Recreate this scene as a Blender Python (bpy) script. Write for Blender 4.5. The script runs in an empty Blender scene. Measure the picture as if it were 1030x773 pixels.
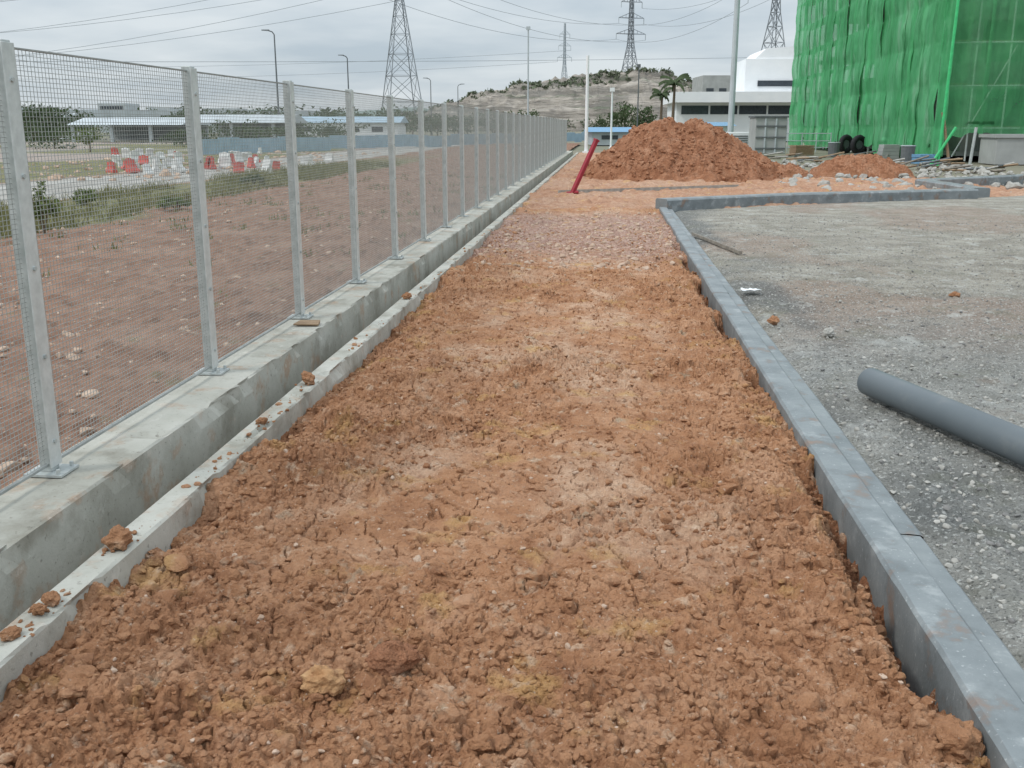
import bpy, bmesh, math, random
import numpy as np
from mathutils import Vector, Matrix, Euler
random.seed(7); rng = np.random.default_rng(11)
R = math.radians
scene = bpy.context.scene
C = scene.collection
scene.view_settings.view_transform = 'Standard'
scene.view_settings.look = 'None'
scene.view_settings.exposure = 0

# ---------------------------------------------------------------- camera
CAMZ = 1.6; F = 1000.0; CX, CY = 515.0, 386.5
P = math.atan(259.5/F); TH = math.atan(97*math.cos(P)/F)
cam_d = bpy.data.cameras.new('camera'); cam = bpy.data.objects.new('camera', cam_d); C.objects.link(cam)
cam.location = (0, 0, CAMZ); cam.rotation_euler = (math.pi/2-P, 0, TH)
cam_d.sensor_width = 36; cam_d.lens = 36*F/1030; cam_d.clip_end = 8000; cam_d.clip_start = .05
scene.camera = cam
RM = Euler((math.pi/2-P, 0, TH)).to_matrix()
FH = Vector((-math.sin(TH), math.cos(TH), 0))
def ray(px, py): return RM @ Vector(((px-CX)/F, -(py-CY)/F, -1))
def at(px, py, z=0.0):
    r = ray(px, py); k = (z-CAMZ)/r.z
    return Vector((0, 0, CAMZ))+r*k
def ad(px, py, D):
    r = ray(px, py); k = D/r.dot(FH)
    return Vector((0, 0, CAMZ))+r*k
def base(px, D, z=0.0):
    p = ad(px, 127, D); p.z = z; return p

# ---------------------------------------------------------------- noise
def h2(ix, iy, s):
    a = (ix.astype(np.int64)*374761393 + iy.astype(np.int64)*668265263 + int(s)*2246822519) & 0xFFFFFFFF
    a = ((a ^ (a >> 13))*1274126177) & 0xFFFFFFFF
    a = ((a ^ (a >> 16))*2654435761) & 0xFFFFFFFF
    a = a ^ (a >> 15)
    return (a & 0xFFFFFF)/float(0xFFFFFF)
def vn(x, y, s=0):
    ix = np.floor(x); iy = np.floor(y); fx = x-ix; fy = y-iy
    u = fx*fx*(3-2*fx); v = fy*fy*(3-2*fy)
    a = h2(ix, iy, s); b = h2(ix+1, iy, s); c = h2(ix, iy+1, s); d = h2(ix+1, iy+1, s)
    return (a*(1-u)+b*u)*(1-v)+(c*(1-u)+d*u)*v
def fbm(x, y, s=0, o=4):
    t = 0; a = .5; n = 0
    for k in range(o):
        t = t+a*vn(x*2**k, y*2**k, s+k*17); n += a; a *= .5
    return t/n
def ss(a, b, x):
    t = np.clip((x-a)/(b-a), 0, 1); return t*t*(3-2*t)
def clods(x, y, cell, prob, s, q=1.0):
    gx = np.floor(x/cell); gy = np.floor(y/cell); out = np.zeros_like(x)
    for i in (-1, 0, 1):
        for j in (-1, 0, 1):
            cx = gx+i; cy = gy+j; r0 = h2(cx, cy, s+3)
            px = (cx+h2(cx, cy, s))*cell; py = (cy+h2(cx, cy, s+1))*cell
            rr = cell*(.28+.5*h2(cx, cy, s+2))
            d2 = ((x-px)**2+(y-py)**2)/rr**2*q
            hgt = np.where(r0 < prob, rr*(.5+.5*r0/prob)*np.sqrt(np.clip(1-d2*d2, 0, 1)), 0)
            out = np.maximum(out, hgt)
    return out

# ---------------------------------------------------------------- materials
def mat(name, stops, scale=5, rough=.85, bumps=(), overlays=(), attrs=(), metallic=0, stretch=(1, 1, 1), detail=8, spec=.3, alpha=None, translucent=None):
    m = bpy.data.materials.new(name); m.use_nodes = True; nt = m.node_tree; N = nt.nodes; L = nt.links
    bs = N['Principled BSDF']; tc = N.new('ShaderNodeTexCoord'); mp = N.new('ShaderNodeMapping')
    mp.inputs['Scale'].default_value = stretch; L.new(tc.outputs['Object'], mp.inputs['Vector'])
    def noise(sc, det=detail, rg=.6):
        n = N.new('ShaderNodeTexNoise'); n.inputs['Scale'].default_value = sc; n.inputs['Detail'].default_value = det
        n.inputs['Roughness'].default_value = rg; L.new(mp.outputs[0], n.inputs['Vector']); return n
    n = noise(scale); r = N.new('ShaderNodeValToRGB'); L.new(n.outputs['Fac'], r.inputs[0])
    el = r.color_ramp.elements
    while len(el) < len(stops): el.new(.5)
    for e, (p, c) in zip(el, stops): e.position = p; e.color = (*c, 1)
    col = r.outputs[0]
    def mix(fac_socket, c2, col, f=1.0):
        x = N.new('ShaderNodeMix'); x.data_type = 'RGBA'
        if f != 1.0:
            mu = N.new('ShaderNodeMath'); mu.operation = 'MULTIPLY'; mu.inputs[1].default_value = f
            L.new(fac_socket, mu.inputs[0]); fac_socket = mu.outputs[0]
        L.new(fac_socket, x.inputs[0]); L.new(col, x.inputs[6])
        if isinstance(c2, tuple): x.inputs[7].default_value = (*c2, 1)
        else: L.new(c2, x.inputs[7])
        return x.outputs[2]
    for (aname, c2) in attrs:
        a = N.new('ShaderNodeAttribute'); a.attribute_name = aname
        if isinstance(c2, tuple) and isinstance(c2[0], tuple):
            n3 = noise(c2[2]); r3 = N.new('ShaderNodeValToRGB'); L.new(n3.outputs['Fac'], r3.inputs[0])
            r3.color_ramp.elements[0].position = .38; r3.color_ramp.elements[1].position = .62
            r3.color_ramp.elements[0].color = (*c2[0], 1); r3.color_ramp.elements[1].color = (*c2[1], 1); c2 = r3.outputs[0]
        col = mix(a.outputs['Fac'], c2, col)
    for (c2, sc, lo, hi, f) in overlays:
        n2 = noise(sc); mr = N.new('ShaderNodeMapRange'); mr.inputs[1].default_value = lo; mr.inputs[2].default_value = hi
        L.new(n2.outputs['Fac'], mr.inputs[0]); col = mix(mr.outputs[0], c2, col, f)
    L.new(col, bs.inputs['Base Color']); bs.inputs['Roughness'].default_value = rough
    bs.inputs['Metallic'].default_value = metallic; bs.inputs['Specular IOR Level'].default_value = spec
    prev = None
    for (sc, st, dist) in bumps:
        nb = noise(sc, 6, .65); b = N.new('ShaderNodeBump'); b.inputs['Strength'].default_value = st; b.inputs['Distance'].default_value = dist
        L.new(nb.outputs['Fac'], b.inputs['Height'])
        if prev: L.new(prev, b.inputs['Normal'])
        prev = b.outputs[0]
    if prev: L.new(prev, bs.inputs['Normal'])
    if translucent:
        tr = N.new('ShaderNodeBsdfTranslucent'); L.new(col, tr.inputs[0]); mx = N.new('ShaderNodeMixShader'); mx.inputs[0].default_value = translucent
        L.new(bs.outputs[0], mx.inputs[1]); L.new(tr.outputs[0], mx.inputs[2]); out = mx.outputs[0]
        if alpha is not None:
            tp = N.new('ShaderNodeBsdfTransparent'); m2 = N.new('ShaderNodeMixShader'); m2.inputs[0].default_value = alpha
            L.new(tp.outputs[0], m2.inputs[1]); L.new(out, m2.inputs[2]); out = m2.outputs[0]
        L.new(out, N['Material Output'].inputs[0])
    return m
def flat(name, c, rough=.7, metallic=0, v=.12, sc=6, **k):
    a = tuple(x*(1-v) for x in c); b = tuple(min(1, x*(1+v)) for x in c)
    return mat(name, [(.35, a), (.65, b)], sc, rough, metallic=metallic, **k)

M = {}
M['soil'] = mat('red_clay_soil', [(.3, (.31, .142, .070)), (.5, (.435, .222, .116)), (.7, (.545, .315, .19))], 3.2, .92,
    bumps=[(28, .7, .03), (80, .9, .014), (230, .7, .006)],
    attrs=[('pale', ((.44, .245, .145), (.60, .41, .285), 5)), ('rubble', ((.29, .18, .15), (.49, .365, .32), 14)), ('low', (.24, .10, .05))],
    overlays=[((.54, .33, .125), 2.6, .57, .66, .55), ((.235, .105, .055), 17, .53, .66, .5), ((.64, .48, .35), 11, .58, .68, .6), ((.40, .35, .26), 4, .63, .70, .6), ((.33, .155, .08), 1.6, .56, .68, .5), ((.70, .57, .46), 60, .63, .70, .6)])
M['mound'] = mat('mound_soil', [(.3, (.29, .122, .062)), (.5, (.43, .20, .108)), (.7, (.53, .285, .175))], 3, .92,
    bumps=[(9, .8, .12), (26, .9, .06), (70, .7, .02)], overlays=[((.19, .08, .04), 5, .55, .66, .5), ((.58, .38, .26), 9, .60, .70, .5)])
M['field'] = mat('field_dirt', [(.3, (.185, .10, .066)), (.5, (.25, .143, .097)), (.7, (.31, .195, .14))], 1.2, .95,
    bumps=[(14, .6, .04), (60, .6, .015)],
    attrs=[('grass', ((.09, .115, .04), (.20, .19, .095), 2.2)), ('road', ((.29, .275, .25), (.40, .385, .355), .8))],
    overlays=[((.38, .29, .22), 6, .60, .70, .55), ((.12, .06, .04), 9, .58, .70, .5), ((.14, .15, .07), 2.5, .63, .70, .5)])
M['lot'] = mat('wet_gravel', [(.3, (.215, .21, .19)), (.5, (.30, .295, .27)), (.7, (.39, .38, .35))], 2.5, .8,
    bumps=[(22, .6, .03), (70, 1, .02), (190, .8, .008)],
    attrs=[('cement', ((.21, .22, .215), (.42, .43, .415), 3.0)), ('tan', ((.25, .22, .172), (.42, .385, .32), 2.0)), ('red', (.31, .205, .15)), ('damp', (.12, .127, .125))],
    overlays=[((.14, .145, .135), 7, .54, .66, .5), ((.62, .62, .59), 48, .56, .63, .7), ((.075, .078, .075), 70, .55, .63, .75), ((.19, .19, .135), 1.6, .56, .68, .5), ((.56, .56, .53), 2.4, .58, .67, .55), ((.28, .195, .14), 1.1, .60, .70, .4)])
M['ground'] = mat('far_ground', [(.3, (.15, .16, .11)), (.5, (.22, .20, .15)), (.7, (.11, .14, .08))], .05, .95, bumps=[(3, .4, .1)])
M['conc'] = mat('drain_concrete', [(.3, (.325, .315, .27)), (.5, (.43, .422, .372)), (.7, (.51, .50, .45))], 2.2, .85,
    bumps=[(25, .35, .01), (140, .4, .003)],
    overlays=[((.21, .195, .155), 3, .51, .66, .65), ((.38, .235, .145), 5, .55, .67, .65), ((.60, .59, .54), 10, .60, .68, .5), ((.15, .14, .115), 40, .60, .69, .6)])
M['kerb'] = mat('grey_kerb', [(.3, (.145, .165, .172)), (.5, (.20, .222, .23)), (.7, (.255, .278, .283))], 3, .5,
    bumps=[(9, .2, .02), (45, .3, .006), (120, .3, .003)],
    overlays=[((.46, .48, .48), 60, .62, .69, .65), ((.09, .10, .102), 4, .53, .66, .6), ((.36, .38, .385), 6, .57, .66, .5), ((.31, .185, .12), 4, .58, .68, .6)])
M['galv'] = mat('galvanised_steel', [(.35, (.40, .43, .42)), (.65, (.54, .57, .56))], 14, .5, metallic=.35, overlays=[((.28, .30, .29), 30, .58, .68, .4)])
M['galv2'] = mat('bright_galvanised', [(.35, (.54, .57, .56)), (.65, (.66, .69, .68))], 20, .45, metallic=.3)
M['wire'] = mat('mesh_wire', [(.35, (.30, .32, .31)), (.65, (.40, .42, .41))], 10, .55, metallic=.3)
M['pvc'] = mat('grey_plastic_pipe', [(.35, (.105, .125, .137)), (.65, (.125, .145, .157))], 2, .42, overlays=[((.26, .25, .225), 4, .58, .75, .3)])
M['red'] = flat('red_painted_steel', (.30, .03, .045), .5)
M['bar_red'] = flat('red_plastic', (.52, .12, .10), .7, v=.25, sc=1.5)
M['bar_white'] = flat('white_plastic', (.62, .62, .60), .5)
M['white'] = mat('white_wall', [(.35, (.74, .76, .77)), (.65, (.82, .83, .83))], .4, .8, overlays=[((.6, .61, .60), 1, .6, .75, .3)])
M['glass'] = flat('dark_glass', (.06, .07, .08), .15, v=.2)
M['grey'] = flat('grey_concrete_wall', (.36, .37, .36), .85, sc=1)
M['dgrey'] = flat('dark_grey_steel', (.13, .14, .145), .6)
M['lgrey'] = flat('light_grey_sheet', (.46, .50, .52), .6, sc=.6)
M['blue'] = flat('pale_blue_sheet', (.34, .46, .55), .55, sc=.8)
M['dblue'] = flat('faded_blue_sheet', (.14, .29, .45), .5)
M['black'] = flat('black_rubber', (.02, .02, .022), .7)
M['wood'] = mat('weathered_timber', [(.35, (.20, .13, .08)), (.65, (.36, .26, .17))], 8, .85, stretch=(1, 6, 6))
M['gwood'] = mat('greyed_timber', [(.35, (.16, .135, .11)), (.65, (.28, .25, .21))], 8, .85)
M['net'] = mat('green_netting', [(.3, (.075, .41, .15)), (.5, (.125, .54, .23)), (.7, (.22, .66, .34))], .6, .7, stretch=(1, 1, .35),
    overlays=[((.04, .26, .09), 1.3, .50, .64, .65), ((.36, .70, .45), 1.1, .57, .67, .5)], alpha=.84, translucent=.35)
M['net2'] = mat('green_netting_thin', [(.3, (.07, .37, .14)), (.7, (.15, .52, .23))], .5, .7, alpha=.62, translucent=.3, overlays=[((.04, .23, .09), 1.0, .5, .66, .5)])
M['bgreen'] = flat('bright_green_paint', (.06, .50, .18), .5)
M['trunk'] = flat('bark', (.13, .10, .07), .95)
M['leaf'] = mat('dark_leaves', [(.3, (.045, .07, .03)), (.5, (.07, .10, .045)), (.7, (.11, .15, .07))], .6, .8, translucent=.25)
M['leaf2'] = mat('yellow_green_leaves', [(.3, (.08, .12, .03)), (.7, (.17, .21, .07))], 1.5, .8, translucent=.25)
M['scrub'] = mat('hazy_scrub_leaves', [(.3, (.10, .12, .075)), (.7, (.16, .185, .12))], .2, .9)
M['dryleaf'] = mat('dry_grass_blades', [(.3, (.12, .13, .045)), (.6, (.23, .22, .10)), (.7, (.34, .29, .16))], 1.5, .85, translucent=.2)
M['steel'] = flat('pylon_steel', (.22, .24, .26), .6)
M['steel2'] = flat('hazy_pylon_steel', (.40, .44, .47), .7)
M['cable'] = flat('cable_metal', (.28, .31, .33), .6)
M['hill'] = mat('hillside', [(.40, (.20, .185, .16)), (.46, (.28, .25, .215)), (.53, (.36, .32, .275)), (.61, (.46, .41, .355))], .05, .95, stretch=(1, 1, 7),  # slight distance haze put into the colours, paler and less saturated
    bumps=[(.15, .7, 4)], overlays=[((.14, .16, .11), .045, .54, .60, .7), ((.17, .155, .14), .20, .53, .59, .65), ((.52, .465, .40), .13, .57, .62, .6)])
M['hill2'] = mat('distant_hill', [(.35, (.17, .22, .20)), (.65, (.22, .27, .25))], .01, .95)  # haze of the far distance mixed into this muted colour
M['stone'] = mat('pale_stone', [(.3, (.26, .25, .225)), (.7, (.45, .435, .40))], 9, .85, bumps=[(60, .4, .005)])
M['dstone'] = mat('dark_stone', [(.3, (.13, .13, .125)), (.7, (.25, .24, .23))], 9, .8)
M['dusty'] = mat('dusty_pebble', [(.3, (.36, .24, .165)), (.7, (.54, .42, .33))], 9, .9)
M['ochre'] = mat('ochre_rock', [(.3, (.42, .22, .10)), (.7, (.54, .34, .18))], 14, .9, bumps=[(30, .9, .02), (100, .8, .008)], overlays=[((.33, .15, .08), 12, .5, .62, .6)])
M['plastic'] = flat('white_film', (.75, .77, .78), .4)

# ---------------------------------------------------------------- mesh helpers
def tag(o, label=None, cat=None, group=None, kind=None):
    if label: o['label'] = label
    if cat: o['category'] = cat
    if group: o['group'] = group
    if kind: o['kind'] = kind
    return o
def empty(name, loc, label, cat, group=None, rz=0):
    o = bpy.data.objects.new(name, None); C.objects.link(o); o.location = loc; o.rotation_euler = (0, 0, rz)
    return tag(o, label, cat, group)
class MB:
    def __init__(s): s.v = []; s.f = []
    def quadbox(s, corners):
        n = len(s.v); s.v += [tuple(c) for c in corners]
        for f in ((0, 3, 2, 1), (4, 5, 6, 7), (0, 1, 5, 4), (1, 2, 6, 5), (2, 3, 7, 6), (3, 0, 4, 7)): s.f.append(tuple(n+i for i in f))
        return s
    def box(s, x0, x1, y0, y1, z0, z1):
        return s.quadbox([(x0, y0, z0), (x1, y0, z0), (x1, y1, z0), (x0, y1, z0), (x0, y0, z1), (x1, y0, z1), (x1, y1, z1), (x0, y1, z1)])
    def tube(s, p0, p1, r0, r1=None, n=6, cap=True):
        r1 = r0 if r1 is None else r1
        p0 = Vector(p0); p1 = Vector(p1); d = (p1-p0).normalized()
        a = d.orthogonal().normalized(); b = d.cross(a); k = len(s.v)
        for (p, r) in ((p0, r0), (p1, r1)):
            for i in range(n):
                t = 2*math.pi*(i+.5)/n; s.v.append(tuple(p+a*math.cos(t)*r+b*math.sin(t)*r))
        for i in range(n): j = (i+1) % n; s.f.append((k+i, k+j, k+n+j, k+n+i))
        if cap: s.f.append(tuple(k+i for i in reversed(range(n)))); s.f.append(tuple(k+n+i for i in range(n)))
        return s
    def poly(s, pts, r, n=5):
        for a, b in zip(pts[:-1], pts[1:]): s.tube(a, b, r, n=n)
        return s
    def prism(s, prof, p0, p1, cap=True):
        p0 = Vector(p0); p1 = Vector(p1); d = (p1-p0); d.z = 0; d.normalize(); a = Vector((d.y, -d.x, 0)); k = len(s.v); n = len(prof)
        for p in (p0, p1):
            for (u, w) in prof: s.v.append(tuple(p+a*u+Vector((0, 0, w))))
        for i in range(n): j = (i+1) % n; s.f.append((k+i, k+n+i, k+n+j, k+j))
        if cap: s.f.append(tuple(k+i for i in range(n))); s.f.append(tuple(k+n+i for i in reversed(range(n))))
        return s
    def build(s, name, m, parent=None, bevel=0, smooth=False):
        me = bpy.data.meshes.new(name); me.from_pydata(s.v, [], s.f)
        bm = bmesh.new(); bm.from_mesh(me); bmesh.ops.recalc_face_normals(bm, faces=bm.faces)
        if bevel: bmesh.ops.bevel(bm, geom=list(bm.edges), offset=bevel, segments=2, affect='EDGES', profile=.5)
        bm.to_mesh(me); bm.free()
        if smooth: me.polygons.foreach_set('use_smooth', [True]*len(me.polygons))
        me.materials.append(m); o = bpy.data.objects.new(name, me); C.objects.link(o)
        if parent: o.parent = parent
        return o
def npmesh(name, V, Fq, m, n=4, smooth=True, attrs=None):
    me = bpy.data.meshes.new(name); me.vertices.add(len(V)); me.vertices.foreach_set('co', V.astype(np.float32).ravel())
    me.loops.add(Fq.size); me.loops.foreach_set('vertex_index', Fq.astype(np.int32).ravel())
    me.polygons.add(len(Fq)); me.polygons.foreach_set('loop_start', (np.arange(len(Fq))*n).astype(np.int32))
    me.polygons.foreach_set('loop_total', np.full(len(Fq), n, dtype=np.int32))
    me.update(calc_edges=True)
    me.polygons.foreach_set('use_smooth', [smooth]*len(me.polygons))
    for k, a in (attrs or {}).items():
        at_ = me.attributes.new(k, 'FLOAT', 'POINT'); at_.data.foreach_set('value', a.astype(np.float32).ravel())
    me.materials.append(m); o = bpy.data.objects.new(name, me); C.objects.link(o); return o
def grid(name, xs, ys, hf, m, attrf=None, smooth=True):
    X, Y = np.meshgrid(xs, ys); Z = hf(X, Y); V = np.stack([X, Y, Z], -1).reshape(-1, 3)
    w = len(xs); i = (np.arange(len(ys)-1)[:, None]*w+np.arange(w-1)[None, :]).ravel()
    Fq = np.stack([i, i+1, i+w+1, i+w], -1)
    return npmesh(name, V, Fq, m, 4, smooth, attrf(X, Y, Z) if attrf else None)
def geo(a, b, k):
    n = int(math.log(b/a)/k)+2; return a*np.exp(np.linspace(0, math.log(b/a), n))
def ico(sub):
    bm = bmesh.new(); bmesh.ops.create_icosphere(bm, subdivisions=sub, radius=1)
    v = np.array([x.co[:] for x in bm.verts]); f = np.array([[q.index for q in p.verts] for p in bm.faces]); bm.free(); return v, f
ICO = {1: ico(1), 2: ico(2), 3: ico(3), 4: ico(4)}
def make_shape(sub, lump=False):
    v, f = ICO[sub]; s = rng.random()*100
    nz = .5*fbm(v[:, 0]*1.1+s, v[:, 1]*1.1+v[:, 2]*1.7+s, 3, 2)+.5*fbm(v[:, 2]*1.4+s+9, v[:, 0]*1.6-v[:, 1]*1.1+s, 5, 2)
    n2 = .5*fbm(v[:, 0]*3.3+s, v[:, 2]*3.1+v[:, 1]*1.3+s, 9, 3)+.5*fbm(v[:, 1]*3.7+s, v[:, 0]*1.3-v[:, 2]*2.9+s, 13, 3)
    w = v*((.30+.85*nz+.6*n2) if not lump else (.15+.9*nz+1.1*n2))[:, None]
    for _ in range(5 if not lump else 0):
        nrm = rng.normal(size=3); nrm /= np.linalg.norm(nrm); dd = w @ nrm; lim = rng.uniform(.45, .8)
        w = w-np.outer(np.clip(dd-lim, 0, None)*.85, nrm)
    return w, f
SH = {1: [make_shape(1) for _ in range(30)], 2: [make_shape(2) for _ in range(60)], 3: [make_shape(3) for _ in range(30)]}
def clod_shape(sub, r):
    w, f = SH[sub][rng.integers(len(SH[sub]))] if sub in SH else make_shape(sub, True)
    w = w*np.array([rng.uniform(.8, 1.4), rng.uniform(.7, 1.1), rng.uniform(.6, .95)])*r
    a = rng.random()*6.28; c, q = math.cos(a), math.sin(a); b = rng.uniform(-.6, .6); cb, sb = math.cos(b), math.sin(b)
    return w @ np.array([[1, 0, 0], [0, cb, -sb], [0, sb, cb]]) @ np.array([[c, -q, 0], [q, c, 0], [0, 0, 1]]), f
def scatter(name, pts, m, label, cat, lim=.009, smooth=False):
    V = []; Fs = []; n = 0
    for (x, y, z, r) in pts:
        k = r/max(y, 2)
        w, f = clod_shape(1 if k < .0022 else (2 if k < .008 else 3), r); V.append(w+np.array([x, y, z])); Fs.append(f+n); n += len(w)
    o = npmesh(name, np.concatenate(V), np.concatenate(Fs), m, 3, smooth)
    return tag(o, label, cat, kind='stuff')
def clod(name, p, r, m, label, cat='clod', sub=4, group=None):
    w, f = clod_shape(sub, r); w[:, 2] -= w[:, 2].min()+.12*r
    o = npmesh(name, w, f, m, 3, False); o.location = p; return tag(o, label, cat, group)
ORD = ['first', 'second', 'third', 'fourth', 'fifth', 'sixth', 'seventh', 'eighth', 'ninth', 'tenth', 'eleventh', 'twelfth', 'thirteenth', 'fourteenth', 'fifteenth', 'sixteenth', 'seventeenth', 'eighteenth', 'nineteenth']
ORD += ['twentieth']+['twenty-'+q for q in ORD[:9]]+['thirtieth']+['thirty-'+q for q in ORD[:9]]+['fortieth']+['forty-'+q for q in ORD[:9]]

# ---------------------------------------------------------------- world and sun
w = bpy.data.worlds.new('World'); scene.world = w; w.use_nodes = True
nt = w.node_tree; N = nt.nodes; L = nt.links; bg = N['Background']
sky = N.new('ShaderNodeTexSky'); sky.sky_type = 'NISHITA'; sky.sun_disc = False
SE, SR = R(48), R(240)
sky.sun_elevation = SE; sky.sun_rotation = SR
tc = N.new('ShaderNodeTexCoord'); sp = N.new('ShaderNodeSeparateXYZ'); L.new(tc.outputs['Generated'], sp.inputs[0])
az = N.new('ShaderNodeMath'); az.operation = 'ADD'; az.inputs[1].default_value = .12; L.new(sp.outputs['Z'], az.inputs[0])
mxz = N.new('ShaderNodeMath'); mxz.operation = 'MAXIMUM'; mxz.inputs[1].default_value = .08; L.new(az.outputs[0], mxz.inputs[0])
dv = N.new('ShaderNodeVectorMath'); dv.operation = 'DIVIDE'; cmb = N.new('ShaderNodeCombineXYZ')
for i in range(3): L.new(mxz.outputs[0], cmb.inputs[i])
L.new(tc.outputs['Generated'], dv.inputs[0]); L.new(cmb.outputs[0], dv.inputs[1])
no = N.new('ShaderNodeTexNoise'); no.inputs['Scale'].default_value = .85; no.inputs['Detail'].default_value = 7; no.inputs['Roughness'].default_value = .5
L.new(dv.outputs[0], no.inputs['Vector'])
cr = N.new('ShaderNodeValToRGB'); e = cr.color_ramp.elements
e[0].position = .34; e[0].color = (.50, .585, .66, 1); e[1].position = .60; e[1].color = (.74, .80, .84, 1)
L.new(no.outputs['Fac'], cr.inputs[0])
mz0 = N.new('ShaderNodeMath'); mz0.operation = 'MAXIMUM'; mz0.inputs[1].default_value = 0; L.new(sp.outputs['Z'], mz0.inputs[0])
sq = N.new('ShaderNodeMath'); sq.operation = 'POWER'; sq.inputs[1].default_value = 1.6; L.new(mz0.outputs[0], sq.inputs[0])
up = N.new('ShaderNodeMath'); up.operation = 'MULTIPLY_ADD'; up.inputs[1].default_value = 17; up.inputs[2].default_value = 9.8; L.new(sq.outputs[0], up.inputs[0])
sc_ = N.new('ShaderNodeVectorMath'); sc_.operation = 'SCALE'; L.new(cr.outputs[0], sc_.inputs[0]); L.new(up.outputs[0], sc_.inputs['Scale'])
mx = N.new('ShaderNodeMix'); mx.data_type = 'RGBA'; mx.inputs[0].default_value = .9
L.new(sky.outputs[0], mx.inputs[6]); L.new(sc_.outputs[0], mx.inputs[7]); L.new(mx.outputs[2], bg.inputs['Color']); bg.inputs['Strength'].default_value = .1
sl = bpy.data.lights.new('sun', 'SUN'); sl.energy = 1.5; sl.angle = R(10); sl.color = (1, .96, .89)
so = bpy.data.objects.new('sun', sl); C.objects.link(so)
sd = Vector((math.sin(SR)*math.cos(SE), math.cos(SR)*math.cos(SE), math.sin(SE)))
so.rotation_euler = sd.to_track_quat('Z', 'Y').to_euler()

# ---------------------------------------------------------------- ground sheet
xs = np.array([-3000, -900, -300, -100, -40, -15, -5, -2.45, -2.35, 1.12, 1.22, 5, 15, 40, 100, 300, 900, 3000.])
ys = np.array([-60, -4.1, -4, 10, 30, 60, 61.9, 62, 100, 200, 400, 900, 2000, 5000.])
tag(grid('ground', xs, ys, lambda X, Y: np.where((X > -2.4) & (X < 1.2) & (Y > -4.05) & (Y < 61.95), -.65, -.08), M['ground'], smooth=False), kind='structure')

# soil path ---------------------------------------------------------------
def soil_h(x, y):
    n1 = fbm(x*26, y*26, 8, 3); n0 = fbm(x*8, y*8, 5, 3)
    wx = x+.07*(n0-.5)+.035*(n1-.5); wy = y+.07*(fbm(x*8, y*8, 18, 3)-.5)-.035*(n1-.5)
    q = .45+1.3*n1
    big = .075*(fbm(x*1.2, y*.9, 1, 3)-.5)+.045*(n0-.5)
    side = ss(.5, 1.3, np.abs(x+.35)); patch = ss(.48, .62, fbm(x*1.5+7, y*.9+3, 2, 4))
    rough = np.clip(.15+.62*side+.52*patch, 0, 1.05); rough = np.maximum(rough, .95*ss(4.2, 2.6, y)*(.7+.3*patch)); rough = rough*(1-.35*ss(9, 17, y))
    rub = ss(12.0, 13.5, y)*ss(20.5, 19, y)
    c = clods(wx, wy, .17, .28, 21, q)*.42+clods(wx, wy, .09, .5, 31, q)*.66+clods(wx, wy, .048, .72, 41, q)*.92+clods(x, y, .025, .8, 51, .6+.8*n1)*1.05
    c = c*(1-.3*rub)
    slab = ss(.52, .60, fbm(x*2.4+1, y*1.8+5, 29, 3))
    crack = ss(.024, 0, np.abs(fbm(wx*7, wy*7, 24, 3)-.5))*.022
    rel = big+rough*c+.030*(.3+rough)*(n1-.5)
    rel = rel*(1-slab*.5)+slab*.5*np.minimum(rel, .014+.5*big)
    h = -.030+rel-crack+.010*(fbm(x*60, y*60, 6, 3)-.5)+.010*(.3+rough)*np.abs(fbm(x*42, y*42, 66, 2)-.5)*2
    gap = ss(.50, .60, fbm(y*1.5+.06*n1*8, y*0+3.3, 12, 3))
    near = ss(3.6, 2.9, y)*ss(2.3, 2.7, y)
    h = h+.02*ss(.6, .85, x)*ss(17, 13, y)-ss(.89+.05*(n0-.5), 1.0, x)*(.02+.13*gap+.09*near)*ss(17, 11, y)
    lg = ss(.42, .62, fbm(y*1.1, y*0+1.3, 14, 3))
    h = h-.055*ss(-1.56+.1*(n0-.5), -1.70, x)*lg*ss(17, 12, y)+.04*ss(-1.45, -1.65, x)*(1-lg)
    cap = np.where(x < -1.735, .045+.03*(1-lg), .20)
    return np.minimum(h, cap)
def soil_a(X, Y, Z):
    n = fbm(X*2.2+3, Y*1.3, 61, 4)
    pale = ss(.43, .61, n)*ss(1.35, .5, np.abs(X+.3))*ss(2.4, 4.0, Y)*.8
    rub = ss(11.5, 14, Y+1.5*(fbm(X*2, Y*2, 71, 2)-.5))*ss(20.2, 18, Y)*.75
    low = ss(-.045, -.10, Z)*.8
    return {'pale': pale, 'rubble': rub, 'low': low}
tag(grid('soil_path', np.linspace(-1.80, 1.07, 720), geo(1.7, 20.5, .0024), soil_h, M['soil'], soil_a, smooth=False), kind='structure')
def lot_line(x): return 20.0+.6*(x-1.0)
def apron_h(x, y):
    q = .5+fbm(x*9, y*9, 44, 2)
    h = -.01+.06*(fbm(x*.8, y*.8, 3, 3)-.5)+.3*clods(x, y, .35, .35, 5, q)+.5*clods(x, y, .14, .55, 6, q)
    h = h-.07*ss(1.2, 0, y-20.3)*ss(1.1, 1.0, x)
    h = h-.12*ss(.25, -.1, y-lot_line(x))*ss(1.0, 1.3, x)-.15*ss(10.5, 12, x+.8*fbm(x, y*.6, 4, 2))-.15*ss(33, 36, y+2*fbm(x*.5, y*.5, 9, 2))*ss(1.0, 2.0, x)
    return h
tag(grid('soil_apron', np.linspace(-1.78, 14, 260), np.concatenate([np.linspace(20.3, 40, 220), np.linspace(40.3, 62.5, 50)]), apron_h, M['soil'],
    lambda X, Y, Z: {'pale': .6*ss(.45, .6, fbm(X*.7, Y*.5, 61, 4)), 'rubble': X*0+.25}), kind='structure')
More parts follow.
